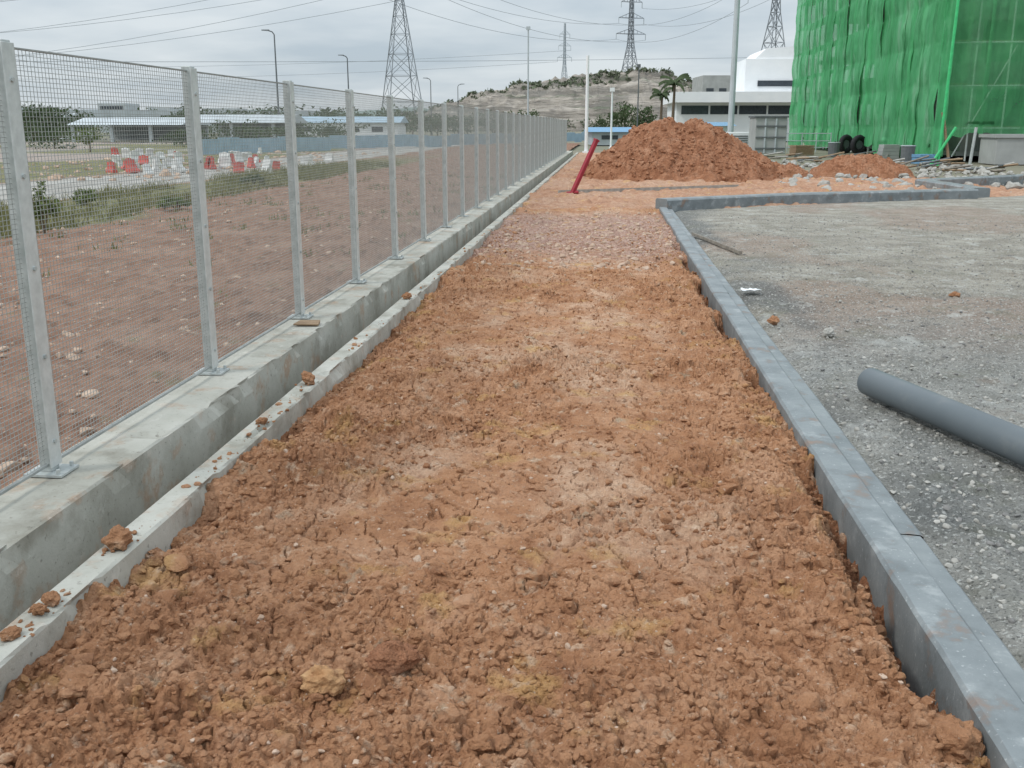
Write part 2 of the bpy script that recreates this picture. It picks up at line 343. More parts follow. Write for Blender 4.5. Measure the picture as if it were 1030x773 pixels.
def lot_h(x, y):
    h = .0+.05*(fbm(x*.6, y*.6, 3, 3)-.5)+.45*clods(x, y, .055, .5, 85, .6+.8*fbm(x*30, y*30, 84, 2))*ss(18, 8, y)+.018*(fbm(x*22, y*22, 87, 3)-.5)
    return h-.12*ss(-.2, .15, y-lot_line(x))-.03*ss(1.45, 1.3, x)
def lot_a(X, Y, Z):
    n = fbm(X*.8, Y*.5, 90, 4)
    return {'tan': ss(6, 11, Y+6*(n-.5))*.85, 'cement': ss(.42, .56, n)*ss(11, 7, Y), 'red': .5*ss(.52, .64, fbm(X*.45+4, Y*.35+1, 93, 4))*ss(6.5, 9, Y),
            'damp': .75*ss(2.3, 1.5, X+.9*(fbm(X*1.5, Y*.8, 96, 4)-.5))*ss(.38, .55, fbm(X*.9, Y*.6, 98, 4))}
tag(grid('gravel_lot', np.concatenate([np.linspace(1.27, 4.6, 330), np.linspace(4.63, 26, 220)]), geo(2.4, 36, .0055), lot_h, M['lot'], lot_a, smooth=False), kind='structure')
def field_h(x, y):
    d = 1-ss(-10, -13, x)*.7
    return .05+d*(.06*(fbm(x*.7, y*.5, 3, 3)-.5)+.45*clods(x, y, .16, .35, 95)+.35*clods(x, y, .07, .4, 94)+.03*(fbm(x*9, y*9, 97, 3)-.5))
def field_a(X, Y, Z):
    e = X+1.4*(fbm(X*.4, Y*.3, 99, 3)-.5)
    pt = fbm(X*.15, Y*.12, 55, 3)
    return {'grass': np.clip(ss(-8.3, -8.9, e)*ss(-11.9, -11.3, e)*ss(60, 40, Y)*.9+ss(-16.2, -17.0, e)*ss(.42, .52, pt)*.9, 0, 1), 'road': np.clip(ss(-11.6, -12.1, e)*ss(-16.6, -16.0, e)+ss(-16.2, -17, e)*ss(.56, .48, pt)*.6, 0, 1)}
tag(grid('open_field', np.concatenate([-geo(2.52, 80, .012)[::-1]]), geo(2, 95, .009), field_h, M['field'], field_a, smooth=False), kind='structure')

def rand_pts(n, x0, x1, y0, y1, r0, r1, hf, bias=None, sink=.15, pw=3.0):
    xs = rng.uniform(x0, x1, n); ys = y0*np.exp(rng.random(n)*math.log(y1/y0)); rs = r0+(r1-r0)*rng.random(n)**pw
    if bias is not None: k = rng.random(n) < bias(xs, ys); xs, ys, rs = xs[k], ys[k], rs[k]
    zs = hf(xs, ys)+rs*sink; return list(zip(xs, ys, zs, rs))
b1 = lambda x, y: np.clip(.14+.5*ss(.48, .63, fbm(x*1.5+7, y*.9+3, 2, 4))+.7*np.maximum(ss(.6, 1.25, np.abs(x+.35)), ss(3.8, 2.6, y)), 0, 1)
scatter('soil_crumbs', rand_pts(34000, -1.74, 1.03, 1.9, 16, .003, .020, soil_h, b1, pw=3.0)+rand_pts(700, -1.70, 1.0, 2, 18, .016, .045, soil_h, b1, -.05, 2.5), M['soil'], 'loose crumbs and small clods of red clay strewn over the path', 'soil crumbs')
kc = rand_pts(500, -1.87, -1.75, 2.0, 18, .003, .020, lambda x, y: x*0+.062, lambda x, y: ss(.50, .66, fbm(y*2.2, y*0, 4, 3))*ss(-1.88, -1.76, x), .1, 3.5)
for (px, py) in ((118, 548), (45, 605), (332, 385), (270, 422)):
    p = at(px, py, .07)
    for _ in range(14): kc.append((-1.81+random.gauss(0, .03), p.y+random.gauss(0, .09), .066, random.uniform(.003, .012)))
kc = [q for q in kc if -1.872 < q[0] < -1.74]
scatter('kerb_crumbs', kc, M['soil'], 'small crumbs of red clay spilled along the narrow drain kerb', 'soil crumbs')
scatter('pebbles', rand_pts(1500, -1.65, 1.0, 2, 18, .003, .013, soil_h, None, .0), M['dusty'], 'small dusty pebbles pressed into the red clay path', 'pebbles')
scatter('rubble_bits', rand_pts(900, -1.6, 1.0, 11.5, 19.5, .015, .05, soil_h, None, .1), M['dusty'], 'broken brick and stone bits on the far part of the path', 'rubble')
scatter('gravel_stones', rand_pts(15000, 1.33, 7, 3, 19, .004, .018, lot_h, None, .2, 3.5), M['stone'], 'loose pale gravel stones over the wet grey lot', 'gravel')
scatter('dark_gravel', rand_pts(8000, 1.33, 7, 3, 19, .004, .018, lot_h, None, .1, 3.5), M['dstone'], 'dark crushed stones scattered over the wet grey lot', 'gravel')
scatter('field_stones', rand_pts(2500, -8.5, -2.6, 4, 30, .008, .045, lambda x, y: x*0+.06, None, .0, 3.5), M['dusty'], 'small dusty stones over the bare field beyond the fence', 'stones')
def sh(p): return float(soil_h(np.array([p.x]), np.array([p.y]))[0])
big = [(118, 548, .050), (45, 605, .030), (66, 618, .024), (265, 425, .024), (332, 385, .036), (430, 300, .04), (12, 640, .024)]
lb = ['largest red clay clod sitting on the narrow drain kerb at left', 'rounded brown clod on the narrow kerb below the largest clod', 'small clod close beside the rounded one on the narrow kerb', 'small clay clod on the kerb level with the second fence post', 'clay clod on the kerb near the third fence post', 'farthest clay clod on the narrow drain kerb', 'nearest crumb of clay on the narrow kerb at the left frame edge']
for (px, py, r), l in zip(big, lb):
    p = at(px, py, .07); clod('clay_clod', (-1.805, p.y, .060), r, M['soil'], l, group='clay clods lying on the narrow drain kerb')
for (px, py, r, mm, nm, l) in ((326, 684, .055, 'ochre', 'ochre_rock', 'yellowish ochre lump at the lower left of the clay path'), (395, 668, .05, 'mound', 'dark_clod', 'dark brown clod right of the ochre lump on the path'),
        (420, 556, .032, 'dusty', 'flat_stone', 'pale flat stone in the middle left of the clay path'), (958, 745, .06, 'soil', 'clay_lump', 'big clay lump beside the grey kerb at the bottom right corner'), (80, 690, .05, 'soil', 'clay_lump', 'tan clay lump near the bottom left corner of the path')):
    p = at(px, py, .0); p.z = sh(p)-.02; clod(nm, p, r, M[mm], l, 'rock' if 'rock' in nm else ('stone' if 'stone' in nm else 'clod'))

# ---------------------------------------------------------------- concrete drain
dr = empty('concrete_drain', (-2.0, 0, 0), 'long pale concrete drain channel between the mesh fence and the clay path', 'drain')
def wob_wall(name, x0, x1, z0, z1, y0, y1, dy, amp, m, seed):
    ys = np.arange(y0, y1, dy); b = .010
    prof = [(x0, z0), (x0, z1-b), (x0+b, z1), ((x0+x1)/2, z1), (x1-b, z1), (x1, z1-b), (x1, z1-.10), (x1, z0)]
    n = len(prof); V = np.zeros((len(ys), n, 3))
    for j, (x, z) in enumerate(prof):
        k = vn(ys*1.7+j*.4, ys*0+seed, seed)-.5; k2 = vn(ys*9+j*5., ys*0+seed, seed+3)-.5
        chip = -np.clip(fbm(ys*5+j*.7, ys*0+j, seed+7, 3)-.62, 0, 1)*(.18 if j in (4, 5) else 0)
        V[:, j, 0] = x+2.0+amp*(k+.45*k2)*(j not in (0, n-1))+chip; V[:, j, 1] = ys; V[:, j, 2] = z+amp*.6*(k2*.5+k)*(0 < j < 6)+chip*.7
    i = (np.arange(len(ys)-1)[:, None]*n+np.arange(n-1)[None, :]).ravel()
    o = npmesh(name, V.reshape(-1, 3), np.stack([i, i+1, i+n+1, i+n], -1), m, 4, False); o.parent = dr; return o
wob_wall('fence_wall', -2.47, -2.10, -.6, .15, -1, 62, .08, .012, M['conc'], 3)
wob_wall('channel_kerb', -1.875, -1.750, -.6, .062, -1, 62, .05, .020, M['conc'], 7)
wob_wall('channel_floor', -2.14, -1.83, -.62, -.42, -1, 62, .5, .01, M['conc'], 9)
p = at(296, 327, .15); mb = MB(); mb.quadbox([(-.09, -.06, 0), (.10, -.05, 0), (.08, .07, 0), (-.07, .06, 0), (-.09, -.06, .012), (.10, -.05, .012), (.08, .07, .02), (-.07, .06, .02)])
o = mb.build('timber_scrap', M['wood'], bevel=.002); o.location = (-2.22, p.y, .158); tag(o, 'brown timber scrap lying on the fence wall beside the third post', 'timber scrap')

# ---------------------------------------------------------------- mesh fence
FX = -2.36; FZ = .155; SP = 1.8; Y0 = 3.86-SP; NP = 32
fe = empty('mesh_fence', (FX, Y0, FZ), 'long galvanised steel mesh fence on the concrete wall left of the path', 'fence')
HP = 1.77
mb = MB(); mb.box(-.034, .022, -.03, .03, .01, HP); p0 = mb.build('post', M['galv'], fe, bevel=.004)
mb = MB(); mb.box(.0225, .028, -.043, .043, .03, HP-.01)
strip0 = mb.build('clamp_strip', M['galv2'], p0, bevel=.0015)
plate0 = MB().box(-.085, .085, -.075, .075, 0, .010).build('base_plate', M['galv'], p0)
bolts0 = []
for k in range(5):
    z = .14+k*.37; bolts0.append(MB().tube((.028, 0, z), (.036, 0, z), .010, n=6).build('bolt', M['galv'], p0))
for sy in (-1, 1): bolts0.append(MB().tube((.062, sy*.055, .008), (.062, sy*.055, .03), .009, n=6).build('bolt', M['galv'], p0))
mb = MB(); t = .00095
for k in range(66): y = .045+k*(SP-.09)/65; mb.box(-t, t, y-t, y+t, .05, HP-.03)
for k in range(86): z = .05+k*(HP-.08)/85; mb.box(t*1.01, t*3.2, .035, SP-.035, z-t*1.1, z+t*1.1)
mb.box(-.006, .010, .03, SP-.03, .035, .046); mb.box(-.004, .006, .03, SP-.03, HP-.028, HP-.022)
panel0 = mb.build('mesh_panel', M['wire'], fe)
def cp(o, parent):
    c = o.copy(); C.objects.link(c); c.parent = parent; return c
for k in range(NP):
    if k == 0: q = p0; pn = panel0
    else:
        q = cp(p0, fe); cp(strip0, q); cp(plate0, q)
        if k < 7:
            for bo in bolts0: cp(bo, q)
        pn = cp(panel0, fe) if k < NP-1 else None
    q.location = (0, k*SP, 0); q.rotation_euler = (R(random.uniform(-.35, .35)), R(random.uniform(-.35, .35)), 0)
    if pn: pn.location = (0, k*SP, 0)

# ---------------------------------------------------------------- grey kerbs
kx = 1.04
kb = empty('edge_kerb', (kx, 1, 0), 'long smooth grey kerb with a lower ledge along the right side of the clay path', 'kerb')
def kerb_part(name, prof, y0, y1, parent, amp=.006, seed=1):
    ys = np.linspace(y0, y1, max(3, int((y1-y0)/.08))); n = len(prof); V = np.zeros((len(ys), n, 3))
    for j, (x, z) in enumerate(prof):
        kk = (vn(ys*1.1+j*.2, ys*0+seed, seed)-.5)*1.5+(vn(ys*8+j*3, ys*0, seed+5)-.5)*.6
        V[:, j, 0] = x+amp*kk; V[:, j, 1] = ys; V[:, j, 2] = z+amp*.6*kk
    i = (np.arange(len(ys)-1)[:, None]*n+np.arange(n-1)[None, :]).ravel()
    o = npmesh(name, V.reshape(-1, 3), np.stack([i, i+n, i+n+1, i+1], -1), M['kerb'], 4, False); o.parent = parent; return o
prof = [(0, -.35), (0, .036), (.012, .05), (.070, .052), (.138, .05), (.150, .040), (.150, -.35)]
prof2 = [(.154, -.35), (.154, .010), (.205, .008), (.248, .006), (.260, -.004), (.260, -.35)]
for i, (a, b) in enumerate([(1.0, 9.6), (9.606, 20.1)]): kerb_part('kerb_segment', prof, a-1, b-1, kb, seed=3+i)
for i, (a, b) in enumerate([(1.0, 3.85), (3.857, 8.1), (8.106, 14.5), (14.506, 20.1)]): kerb_part('ledge_segment', prof2, a-1, b-1, kb, seed=13+i)
kp = [Vector((1.10, 20.25, 0)), at(800, 204), at(978, 199)]
k2 = empty('cross_kerb', kp[0], 'thick raised grey kerb running across the back of the gravel lot from the path corner', 'kerb')
pr = [(-.22, -.2), (-.22, .17), (-.19, .20), (.14, .20), (.17, .17), (.17, -.2)]
for a, b in zip(kp[:-1], kp[1:]): MB().prism(pr, a-kp[0], b-kp[0]).build('kerb_segment', M['kerb'], k2)
kp = [at(988, 198), at(928, 188), at(1045, 182)]
k3 = empty('corner_kerb', kp[0], 'angled grey kerb at the far right edge of the gravel lot', 'kerb')
for a, b in zip(kp[:-1], kp[1:]): MB().prism(pr, a-kp[0], b-kp[0]).build('kerb_segment', M['kerb'], k3)
a = at(562, 194, .02); b = at(742, 188, .02); MBt = MB(); MBt.prism([(-.04, -.06), (-.04, .05), (.04, .06), (.04, -.06)], Vector((0, 0, 0)), b-a)
o = MBt.build('edging_board', M['stone']); o.location = a; tag(o, 'thin pale board laid across the path before the soil mound', 'board')

# ---------------------------------------------------------------- plastic pipe
rp = .085; a = at(868, 399, .01); b = at(1030, 473, .01); b2 = a+(b-a)*2.2
a = Vector((a.x+.03, a.y, rp+.02)); b2 = Vector((b2.x+.03, b2.y, rp+.02))
rt = empty('drain_pipe', a, 'thick grey plastic drain pipe lying on the gravel lot', 'pipe'); d = (b2-a); Lh = d.length; d.normalize(); s1 = d.orthogonal().normalized(); s2 = d.cross(s1)
V = []; Fq = []; n = 64
for (t, rr) in [(0.0, rp*.90), (0.0, rp*.985), (.006, rp), (Lh, rp), (Lh, rp*.90), (0.0, rp*.9)]:
    for i in range(n): an = 2*math.pi*i/n; V.append(tuple(d*t+s1*math.cos(an)*rr+s2*math.sin(an)*rr))
for j in range(5):
    for i in range(n): k = (i+1) % n; Fq.append((j*n+i, j*n+k, (j+1)*n+k, (j+1)*n+i))
o = npmesh('pipe_wall', np.array(V), np.array(Fq), M['pvc'], 4, False); o.parent = rt
mm = o.data; mm.polygons.foreach_set('use_smooth', [abs(Vector(p.normal).dot(d)) < .4 for p in mm.polygons])

a = at(697, 236, .03); b = at(745, 255, .03); mb = MB(); mb.prism([(-.022, -.01), (-.02, .025), (.02, .03), (.022, -.01)], (0, 0, 0), b-a)
o = mb.build('timber_batten', M['gwood']); o.location = a; tag(o, 'dark timber batten lying on the gravel beside the grey kerb', 'batten')
p = at(755, 296, .01); xs_ = np.linspace(-.09, .09, 14)
o = grid('plastic_scrap', xs_, xs_*.8, lambda X, Y: .02+.05*fbm(X*25, Y*30, 5, 3), M['plastic'], smooth=False); o.location = p; tag(o, 'crumpled white plastic scrap on the gravel beside the grey kerb', 'litter')
for (px, py, l) in ((778, 327, 'flat brown stone beside the kerb below the white scrap'), (960, 300, 'reddish stone on the far part of the gravel lot'), (833, 340, 'small grey stone in the middle of the gravel lot')):
    p = at(px, py, .0); clod('loose_stone', p, .035, M['stone'] if 'grey' in l else M['soil'], l, 'stone')

a = at(575, 196, 0); b = ad(600, 141, a.dot(FH)+.2)
rt = empty('red_post', a, 'dark red steel post leaning at the far end of the drain', 'post'); d = b-a
MB().tube((0, 0, 0), d, .065, n=4).build('post_shaft', M['red'], rt, bevel=.006)
MB().tube((-.12, .05, .02), (.16, -.02, .06), .045, n=4).build('foot_plate', M['red'], rt)
MB().tube(d*.985, d*1.01, .08, n=4).build('end_plate', M['red'], rt)

# ---------------------------------------------------------------- soil mounds
def mound_fn(w, dpt, H, seed, skew):
    def hf(x, y):
        xx = x-skew*w*.3; nx = np.where(xx < 0, xx/(w*(.82+skew*.2)), xx/(w*(.95-skew*.1)))
        r = np.sqrt(nx**2+(y/dpt)**2)+.26*(fbm(x*1.1+seed, y*1.1, seed, 4)-.5)
        t = np.clip(1-r, 0, 1)
        h = H*np.minimum(1.26*t**.9, .86+.14*t)*(.84+.30*fbm(x*1.3, y*1.3, seed+5, 3))
        k = ss(0, .15, t); q = .4+1.3*fbm(x*9, y*9, seed+2, 2)
        return h+k*(.4*clods(x, y, .36, .4, seed+9, q)+.6*clods(x, y, .18, .6, seed+8, q)+.9*clods(x, y, .085, .7, seed+7, q)+.12*(fbm(x*4, y*4, seed+3, 4)-.5))-.08*(1-k)
    return hf
def mound(name, cx, cy, w, dpt, H, label, seed, skew=0):
    hf = mound_fn(w, dpt, H, seed, skew)
    o = grid(name, np.linspace(-w, w, 320), np.linspace(-dpt, dpt, 200), hf, M['mound'], smooth=False); o.location = (cx, cy, 0); return tag(o, label, 'soil mound'), hf
c = at(683, 179); mo, mf = mound('soil_mound', c.x-.1, c.y, 3.75, 2.8, 1.72, 'large heap of red clay soil at the end of the path', 40, skew=-.1)
pts = rand_pts(2600, -3.6, 3.6, 1, 3.4, .012, .08, lambda x, y: x*0, None, 0); pts = [(x, (y-3.2)*1.15, 0, r) for x, y, z, r in pts]
px_ = np.array([q[0] for q in pts]); py_ = np.array([q[1] for q in pts]); hz = mf(px_, py_)
scatter('mound_clods', [(c.x-.1+x, c.y+y, max(h, 0), r) for (x, y, _, r), h in zip(pts, hz) if h > -.06], M['mound'], 'loose clods of soil covering the slopes of the large heap', 'soil clods')
c = at(862, 176); mound('low_soil_mound', c.x, c.y, 2.1, 1.1, .6, 'low heap of red soil in front of the green netted scaffold', 50)
c = at(775, 176); mound('low_soil_mound', c.x, c.y, 1.5, .8, .3, 'smallest red soil heap just right of the large heap', 60)

# ---------------------------------------------------------------- scrub grass and shrubs beyond the fence
def blades(name, pts, m, label, cat, wd=.012):
    V = []; Fq = []; k = 0
    for (x, y, z, h) in pts:
        a = random.random()*6.28; dx, dy = math.cos(a)*wd, math.sin(a)*wd; lx, ly = random.gauss(0, .35)*h, random.gauss(0, .35)*h
        V += [(x-dx, y-dy, z), (x+dx, y+dy, z), (x+lx+dx*.3, y+ly+dy*.3, z+h), (x+lx-dx*.3, y+ly-dy*.3, z+h)]; Fq.append((k, k+1, k+2, k+3)); k += 4
    return tag(npmesh(name, np.array(V), np.array(Fq), m, 4, False), label, cat, kind='stuff')
yy = 9+rng.random(22000)**1.3*32; xx = -8.4-3.2*rng.random(22000); kk = fbm(xx*.9, yy*.5, 77, 3) > .44
bl = [(x, y, .04, random.uniform(.06, .28)) for x, y in zip(xx[kk], yy[kk])]
for _ in range(90):
    cx_, cy_ = random.uniform(-8, -2.8), random.uniform(6, 32)
    for _ in range(14): bl.append((cx_+random.gauss(0, .08), cy_+random.gauss(0, .08), .05, random.uniform(.03, .12)))
blades('verge_grass', bl, M['dryleaf'], 'strip of rough green and dry grass along the far edge of the field', 'grass')
def leaves_mesh(name, centre, rad, n, size, m, parent, seed, clumps=14):
    rs = np.random.default_rng(seed)
    cl = rs.normal(size=(clumps, 3)); cl /= np.linalg.norm(cl, axis=1)[:, None]; cl *= rs.uniform(.25, .95, (clumps, 1))
    cr_ = rs.uniform(.22, .45, clumps)
    idx = rs.integers(0, clumps, n); off = rs.normal(size=(n, 3)); off /= np.linalg.norm(off, axis=1)[:, None]; off *= (rs.random((n, 1))**.4)*cr_[idx][:, None]
    pc = (cl[idx]+off)*np.array(rad)+np.array(centre)
    a = rs.normal(size=(n, 3)); a /= np.linalg.norm(a, axis=1)[:, None]; b = rs.normal(size=(n, 3)); b = np.cross(a, b); b /= np.linalg.norm(b, axis=1)[:, None]
    s = size*rs.uniform(.6, 1.3, (n, 1))
    V = np.stack([pc-a*s, pc+b*s*.5, pc+a*s, pc-b*s*.5], 1).reshape(-1, 3); Fq = np.arange(4*n).reshape(n, 4)
    o = npmesh(name, V, Fq, m, 4, False); o.parent = parent; return o
def tree(p, h, cw, label, seed, m='leaf', name='tree', n=900, cat='tree', group=None, low=False):
    rt = empty(name, p, label, cat, group)
    mb = MB(); mb.tube((0, 0, -.1), (h*.02, 0, h*.5), h*.03, h*.018, n=7)
    for k in range(5):
        a = k*1.3+seed; mb.tube((h*.01, 0, h*(.3+.04*k)), (math.cos(a)*cw*.3, math.sin(a)*cw*.3, h*(.6+.05*k)), h*.012, h*.005, n=5)
    mb.build('trunk', M['trunk'], rt)
    if low: leaves_mesh('crown', (0, 0, h*.5), (cw*.62, cw*.5, h*.52), n, h*.06, M[m], rt, seed, 20)
    else: leaves_mesh('crown', (0, 0, h*.62), (cw*.55, cw*.55, h*.40), n, h*.045, M[m], rt, seed)
    return rt
def shrub(px, py, h, w_, label, seed, m='leaf2'):
    p = at(px, py, .05); rt = empty('shrub', p, label, 'shrub', None)
    mb = MB()
    for k in range(6): a = k*1.05; mb.tube((0, 0, 0), (math.cos(a)*w_*.3, math.sin(a)*w_*.3, h*.75), .012, .005, n=5)
    mb.build('stem', M['trunk'], rt); leaves_mesh('foliage', (0, 0, h*.55), (w_*.5, w_*.5, h*.45), 420, .04, M[m], rt, seed, 10)
shrub(45, 236, .75, .45, 'leafy green shrub behind the fence beside the first post', 3)
shrub(88, 208, .35, .8, 'low bushy shrub on the verge between the first two posts', 4)
shrub(178, 212, .32, .8, 'small shrub on the verge just left of the second post', 5)
shrub(255, 190, .34, 1.0, 'small dark shrub on the verge between second and third posts', 6, 'leaf')

# ---------------------------------------------------------------- plastic barriers
def barrier_mesh(m, name):
    mb = MB(); prof = [(-.22, 0), (-.22, .12), (-.15, .26), (-.10, .40), (-.08, .80), (.08, .80), (.10, .40), (.15, .26), (.22, .12), (.22, 0)]
    mb.prism(prof, (0, -.5, 0), (0, .5, 0)); mb.box(-.085, .085, -.16, .16, .80, .86); mb.tube((0, -.56, .5), (0, -.5, .5), .06, n=8)
    return mb.build(name, m)
bars = []
for (x0, x1, n_, yv) in ((112, 184, 9, 168), (116, 182, 8, 161), (120, 180, 7, 154), (206, 276, 9, 166), (222, 266, 6, 158), (230, 260, 4, 152), (292, 328, 4, 161)):
    for k in range(n_): bars.append((x0+(x1-x0)*k/(n_-1)+random.uniform(-4, 4), yv+random.uniform(-3.5, 3.5)))
proto = {}
bars.sort()
for k, (px, py) in enumerate(bars):
    red = (random.random() < .5) if px < 288 else False
    p = at(px, py+5, .06)
    if red not in proto: o = barrier_mesh(M['bar_red' if red else 'bar_white'], 'traffic_barrier'); proto[red] = o
    else: o = proto[red].copy(); C.objects.link(o)
    o.location = p; o.rotation_euler = (0, random.choice((0, 0, 0, .25, -.3)), random.uniform(0, 3.1)); sc = random.uniform(.38, .58); o.scale = (sc, sc*.85, sc)
    tag(o, f"{'red' if red else 'white'} plastic road barrier beyond the fence, {ORD[k]} barrier from the left", 'barrier', 'road barriers beyond the fence')
scatter('road_rubble', [(x, y, .06, r) for x, y, z, r in rand_pts(500, -24, -12.5, 28, 60, .04, .18, lambda x, y: x*0)], M['dusty'], 'broken pale rubble scattered around the barriers beyond the fence', 'rubble')

A = base(196, 56); B = base(592, 104); dvec = (B-A); n = 32; Lh = dvec.length/n; dvec.normalize()
ho = empty('blue_hoarding', A, 'long pale blue sheet hoarding beyond the far end of the fence', 'hoarding')
hp = None
for k in range(n):
    if hp is None:
        mb = MB()
        for j in range(8):
            x0 = j*Lh/8; mb.box(x0, x0+Lh/16, -.03, .03, .1, .95); mb.box(x0+Lh/16, x0+Lh/8, -.01, .01, .1, .95)
        hp = mb.build('hoarding_panel', M['blue'], ho); o = hp
    else: o = cp(hp, ho)
    o.location = dvec*(k*Lh)+Vector((0, 0, random.uniform(-.08, .08))); o.rotation_euler = (0, 0, math.atan2(dvec.y, dvec.x))

# ---------------------------------------------------------------- far left structures
def shed(px0, px1, D, h, label, roofm='lgrey', wallm='grey', open_=False, dep=10, rise=.8):
    a = base(px0, D); b = base(px1, D); W = (b-a).length; rt = empty('shed', a, label, 'shed', None, math.atan2(b.y-a.y, b.x-a.x))
    if open_:
        for k in range(int(W/4)+1): MB().box(k*4-.15, k*4+.15, 0, .3, 0, h).build('column', M[wallm], rt)
        MB().box(0, W, dep-.2, dep, 0, h).build('back_wall', M[wallm], rt)
    else:
        MB().box(0, W, 0, dep, 0, h).build('wall', M[wallm], rt)
        for k in range(int(W/3)): MB().box(.8+k*3, 2.2+k*3, -.05, -.003, h*.45, h*.75).build('window', M['glass'], rt)
    mb = MB(); mb.quadbox([(-.4, -.4, h+.01), (W+.4, -.4, h+.01), (W+.4, dep+.4, h+.01), (-.4, dep+.4, h+.01), (-.4, dep*.45, h+rise), (W+.4, dep*.45, h+rise), (W+.4, dep*.55, h+rise), (-.4, dep*.55, h+rise)])
    mb.build('roof', M[roofm], rt)
shed(72, 180, 105, 1.7, 'long open shed with pale grey roof left of the second fence post', wallm='lgrey', open_=True)
shed(190, 285, 98, 1.9, 'open sided pale roofed shed just right of the second post', 'lgrey', 'lgrey', open_=True)
shed(-20, 60, 130, 2.4, 'low white shed at the far left edge', 'lgrey', 'white')
shed(296, 400, 130, 2.0, 'pale blue roofed shed between the third and fifth posts', 'blue', 'white')
a = base(-60, 170); b = base(330, 190); W = (b-a).length; vi = empty('elevated_road', a, 'long grey elevated road on piers along the left horizon', 'elevated road', None, math.atan2(b.y-a.y, b.x-a.x))
MB().box(0, W, 0, 8, 3.0, 3.8).build('deck', M['lgrey'], vi); MB().box(0, W, -.2, -.003, 3.2, 4.3).build('parapet', M['lgrey'], vi)
for k in range(int(W/9)): MB().box(4+k*9, 5.2+k*9, 2, 6, -.1, 3.0).build('pier', M['grey'], vi)
for (px0, px1, ytop, l) in ((100, 128, 104, 'pale office block on the left horizon behind the open shed'), (150, 172, 108, 'small pale block on the left horizon near the second post'), (0, 22, 108, 'grey block at the far left edge of the horizon'), (205, 240, 109, 'long low block on the left horizon right of the second post')):
    a = base(px0, 260); b = base(px1, 260); W = (b-a).length; H = ad(px0, ytop, 260).z; rt = empty('office_block', a, l, 'building', None, TH)
    MB().box(0, W, 0, 10, 0, H).build('wall', M['lgrey'], rt)
    for f in range(2): MB().box(.6, W-.6, -.08, -.003, H-1.6-f*2.2, H-.7-f*2.2).build('window', M['glass'], rt)
tl = [(8, 120, 3.6, 8), (20, 120, 4.0, 9), (32, 110, 3.6, 8), (44, 112, 4.0, 8), (58, 120, 3.6, 8), (75, 125, 2.6, 9), (185, 150, 4.6, 9), (222, 140, 3.6, 11), (240, 150, 4.6, 11), (262, 140, 4.0, 10), (300, 150, 4.6, 12), (330, 160, 4.5, 12), (360, 150, 4.2, 11), (378, 140, 4.0, 9), (398, 150, 3.8, 10), (440, 170, 4.0, 12), (470, 190, 4.2, 12), (500, 200, 4.4, 12), (120, 210, 5, 14), (145, 200, 4.5, 14), (270, 200, 5, 12), (415, 190, 4.8, 12), (245, 88, 2.2, 5), (525, 210, 4.4, 12),
      (15, 75, 1.8, 6), (52, 72, 1.7, 6), (190, 80, 1.7, 5), (282, 82, 1.8, 6), (312, 86, 1.9, 6), (345, 90, 2.0, 6)]
tl.sort()
for k, (px, D, h, cw) in enumerate(tl):
    tree(base(px, D), h, cw, f'dark green tree on the far left horizon, {ORD[k]} from the left', 100+k, group='trees along the left horizon', n=900, low=True)
tree(base(88, 62), 1.5, 1.8, 'low round tree beyond the road between the first two posts', 222, 'leaf2', n=700)

# ---------------------------------------------------------------- hills
def hill(name, px0, px1, D, prof, dep, m, seed, nx=160, terr=False):
    a = base(px0, D); b = base(px1, D); W = (b-a).length; rz = math.atan2(b.y-a.y, b.x-a.x)
    pp = np.array([(q[0]-px0)/(px1-px0) for q in prof]); hh = np.array([max(0, ad(q[0], q[1], D).z) for q in prof])
    def hf(x, y):
        t = x/W; h = np.interp(t, pp, hh); s = np.clip((y+dep*.5)/(dep*.5), 0, 1); s2 = np.clip((dep-y)/(dep*.5), 0, 1)
        if terr:
            q = s*5+1.3*(fbm(x*.03, y*.03, 70, 3)-.5); sq = (np.floor(q)+ss(.55, .95, q-np.floor(q)))/5; s = np.clip(.88*sq+.12*s, 0, 1)
        r_ = (5.0*(fbm(x*.1, y*.1, seed, 4)-.5)-1.6*np.abs(fbm(x*.22, y*.05, seed+9, 3)-.5)*4) if terr else 2.2*(fbm(x*.1, y*.1, seed, 4)-.5)
        return h*np.minimum(s, ss(0, 1, s2))*(.99+.10*(fbm(x*.03, y*.05, seed, 4)-.5))+r_*s-.6
    o = grid(name, np.linspace(0, W, nx), np.linspace(-dep*.5, dep, 130), hf, m, smooth=not terr); o.location = a; o.rotation_euler = (0, 0, rz); tag(o, kind='structure'); return o, hf, W, a, rz
HO, HF, HW, HA, HR = hill('hill', 370, 760, 380, [(370, 118), (420, 109), (455, 99), (490, 90), (520, 82), (560, 74), (600, 70), (640, 68), (670, 71), (700, 80), (760, 98)], 120, M['hill'], 5, 400, True)
hill('distant_hill', -250, 480, 1500, [(-250, 116), (-100, 110), (0, 115), (60, 112), (120, 115), (200, 111), (260, 110), (330, 113), (420, 108), (480, 116)], 400, M['hill2'], 9)
hill('distant_ridge', 640, 1300, 1500, [(640, 112), (700, 98), (900, 90), (1100, 95), (1300, 108)], 400, M['hill2'], 12)
V = []; rs = np.random.default_rng(5)
xx = rs.uniform(0, HW, 7000); yy = rs.uniform(-56, 6, 7000)
keep = ((fbm(xx*.035, yy*.06, 33, 3) > .62) & (rs.random(7000) < .5)) | ((yy > -3) & (rs.random(7000) < .8)) | ((yy < -48) & (rs.random(7000) < .6)); xx = xx[keep]; yy = yy[keep]
zz = HF(xx, yy)
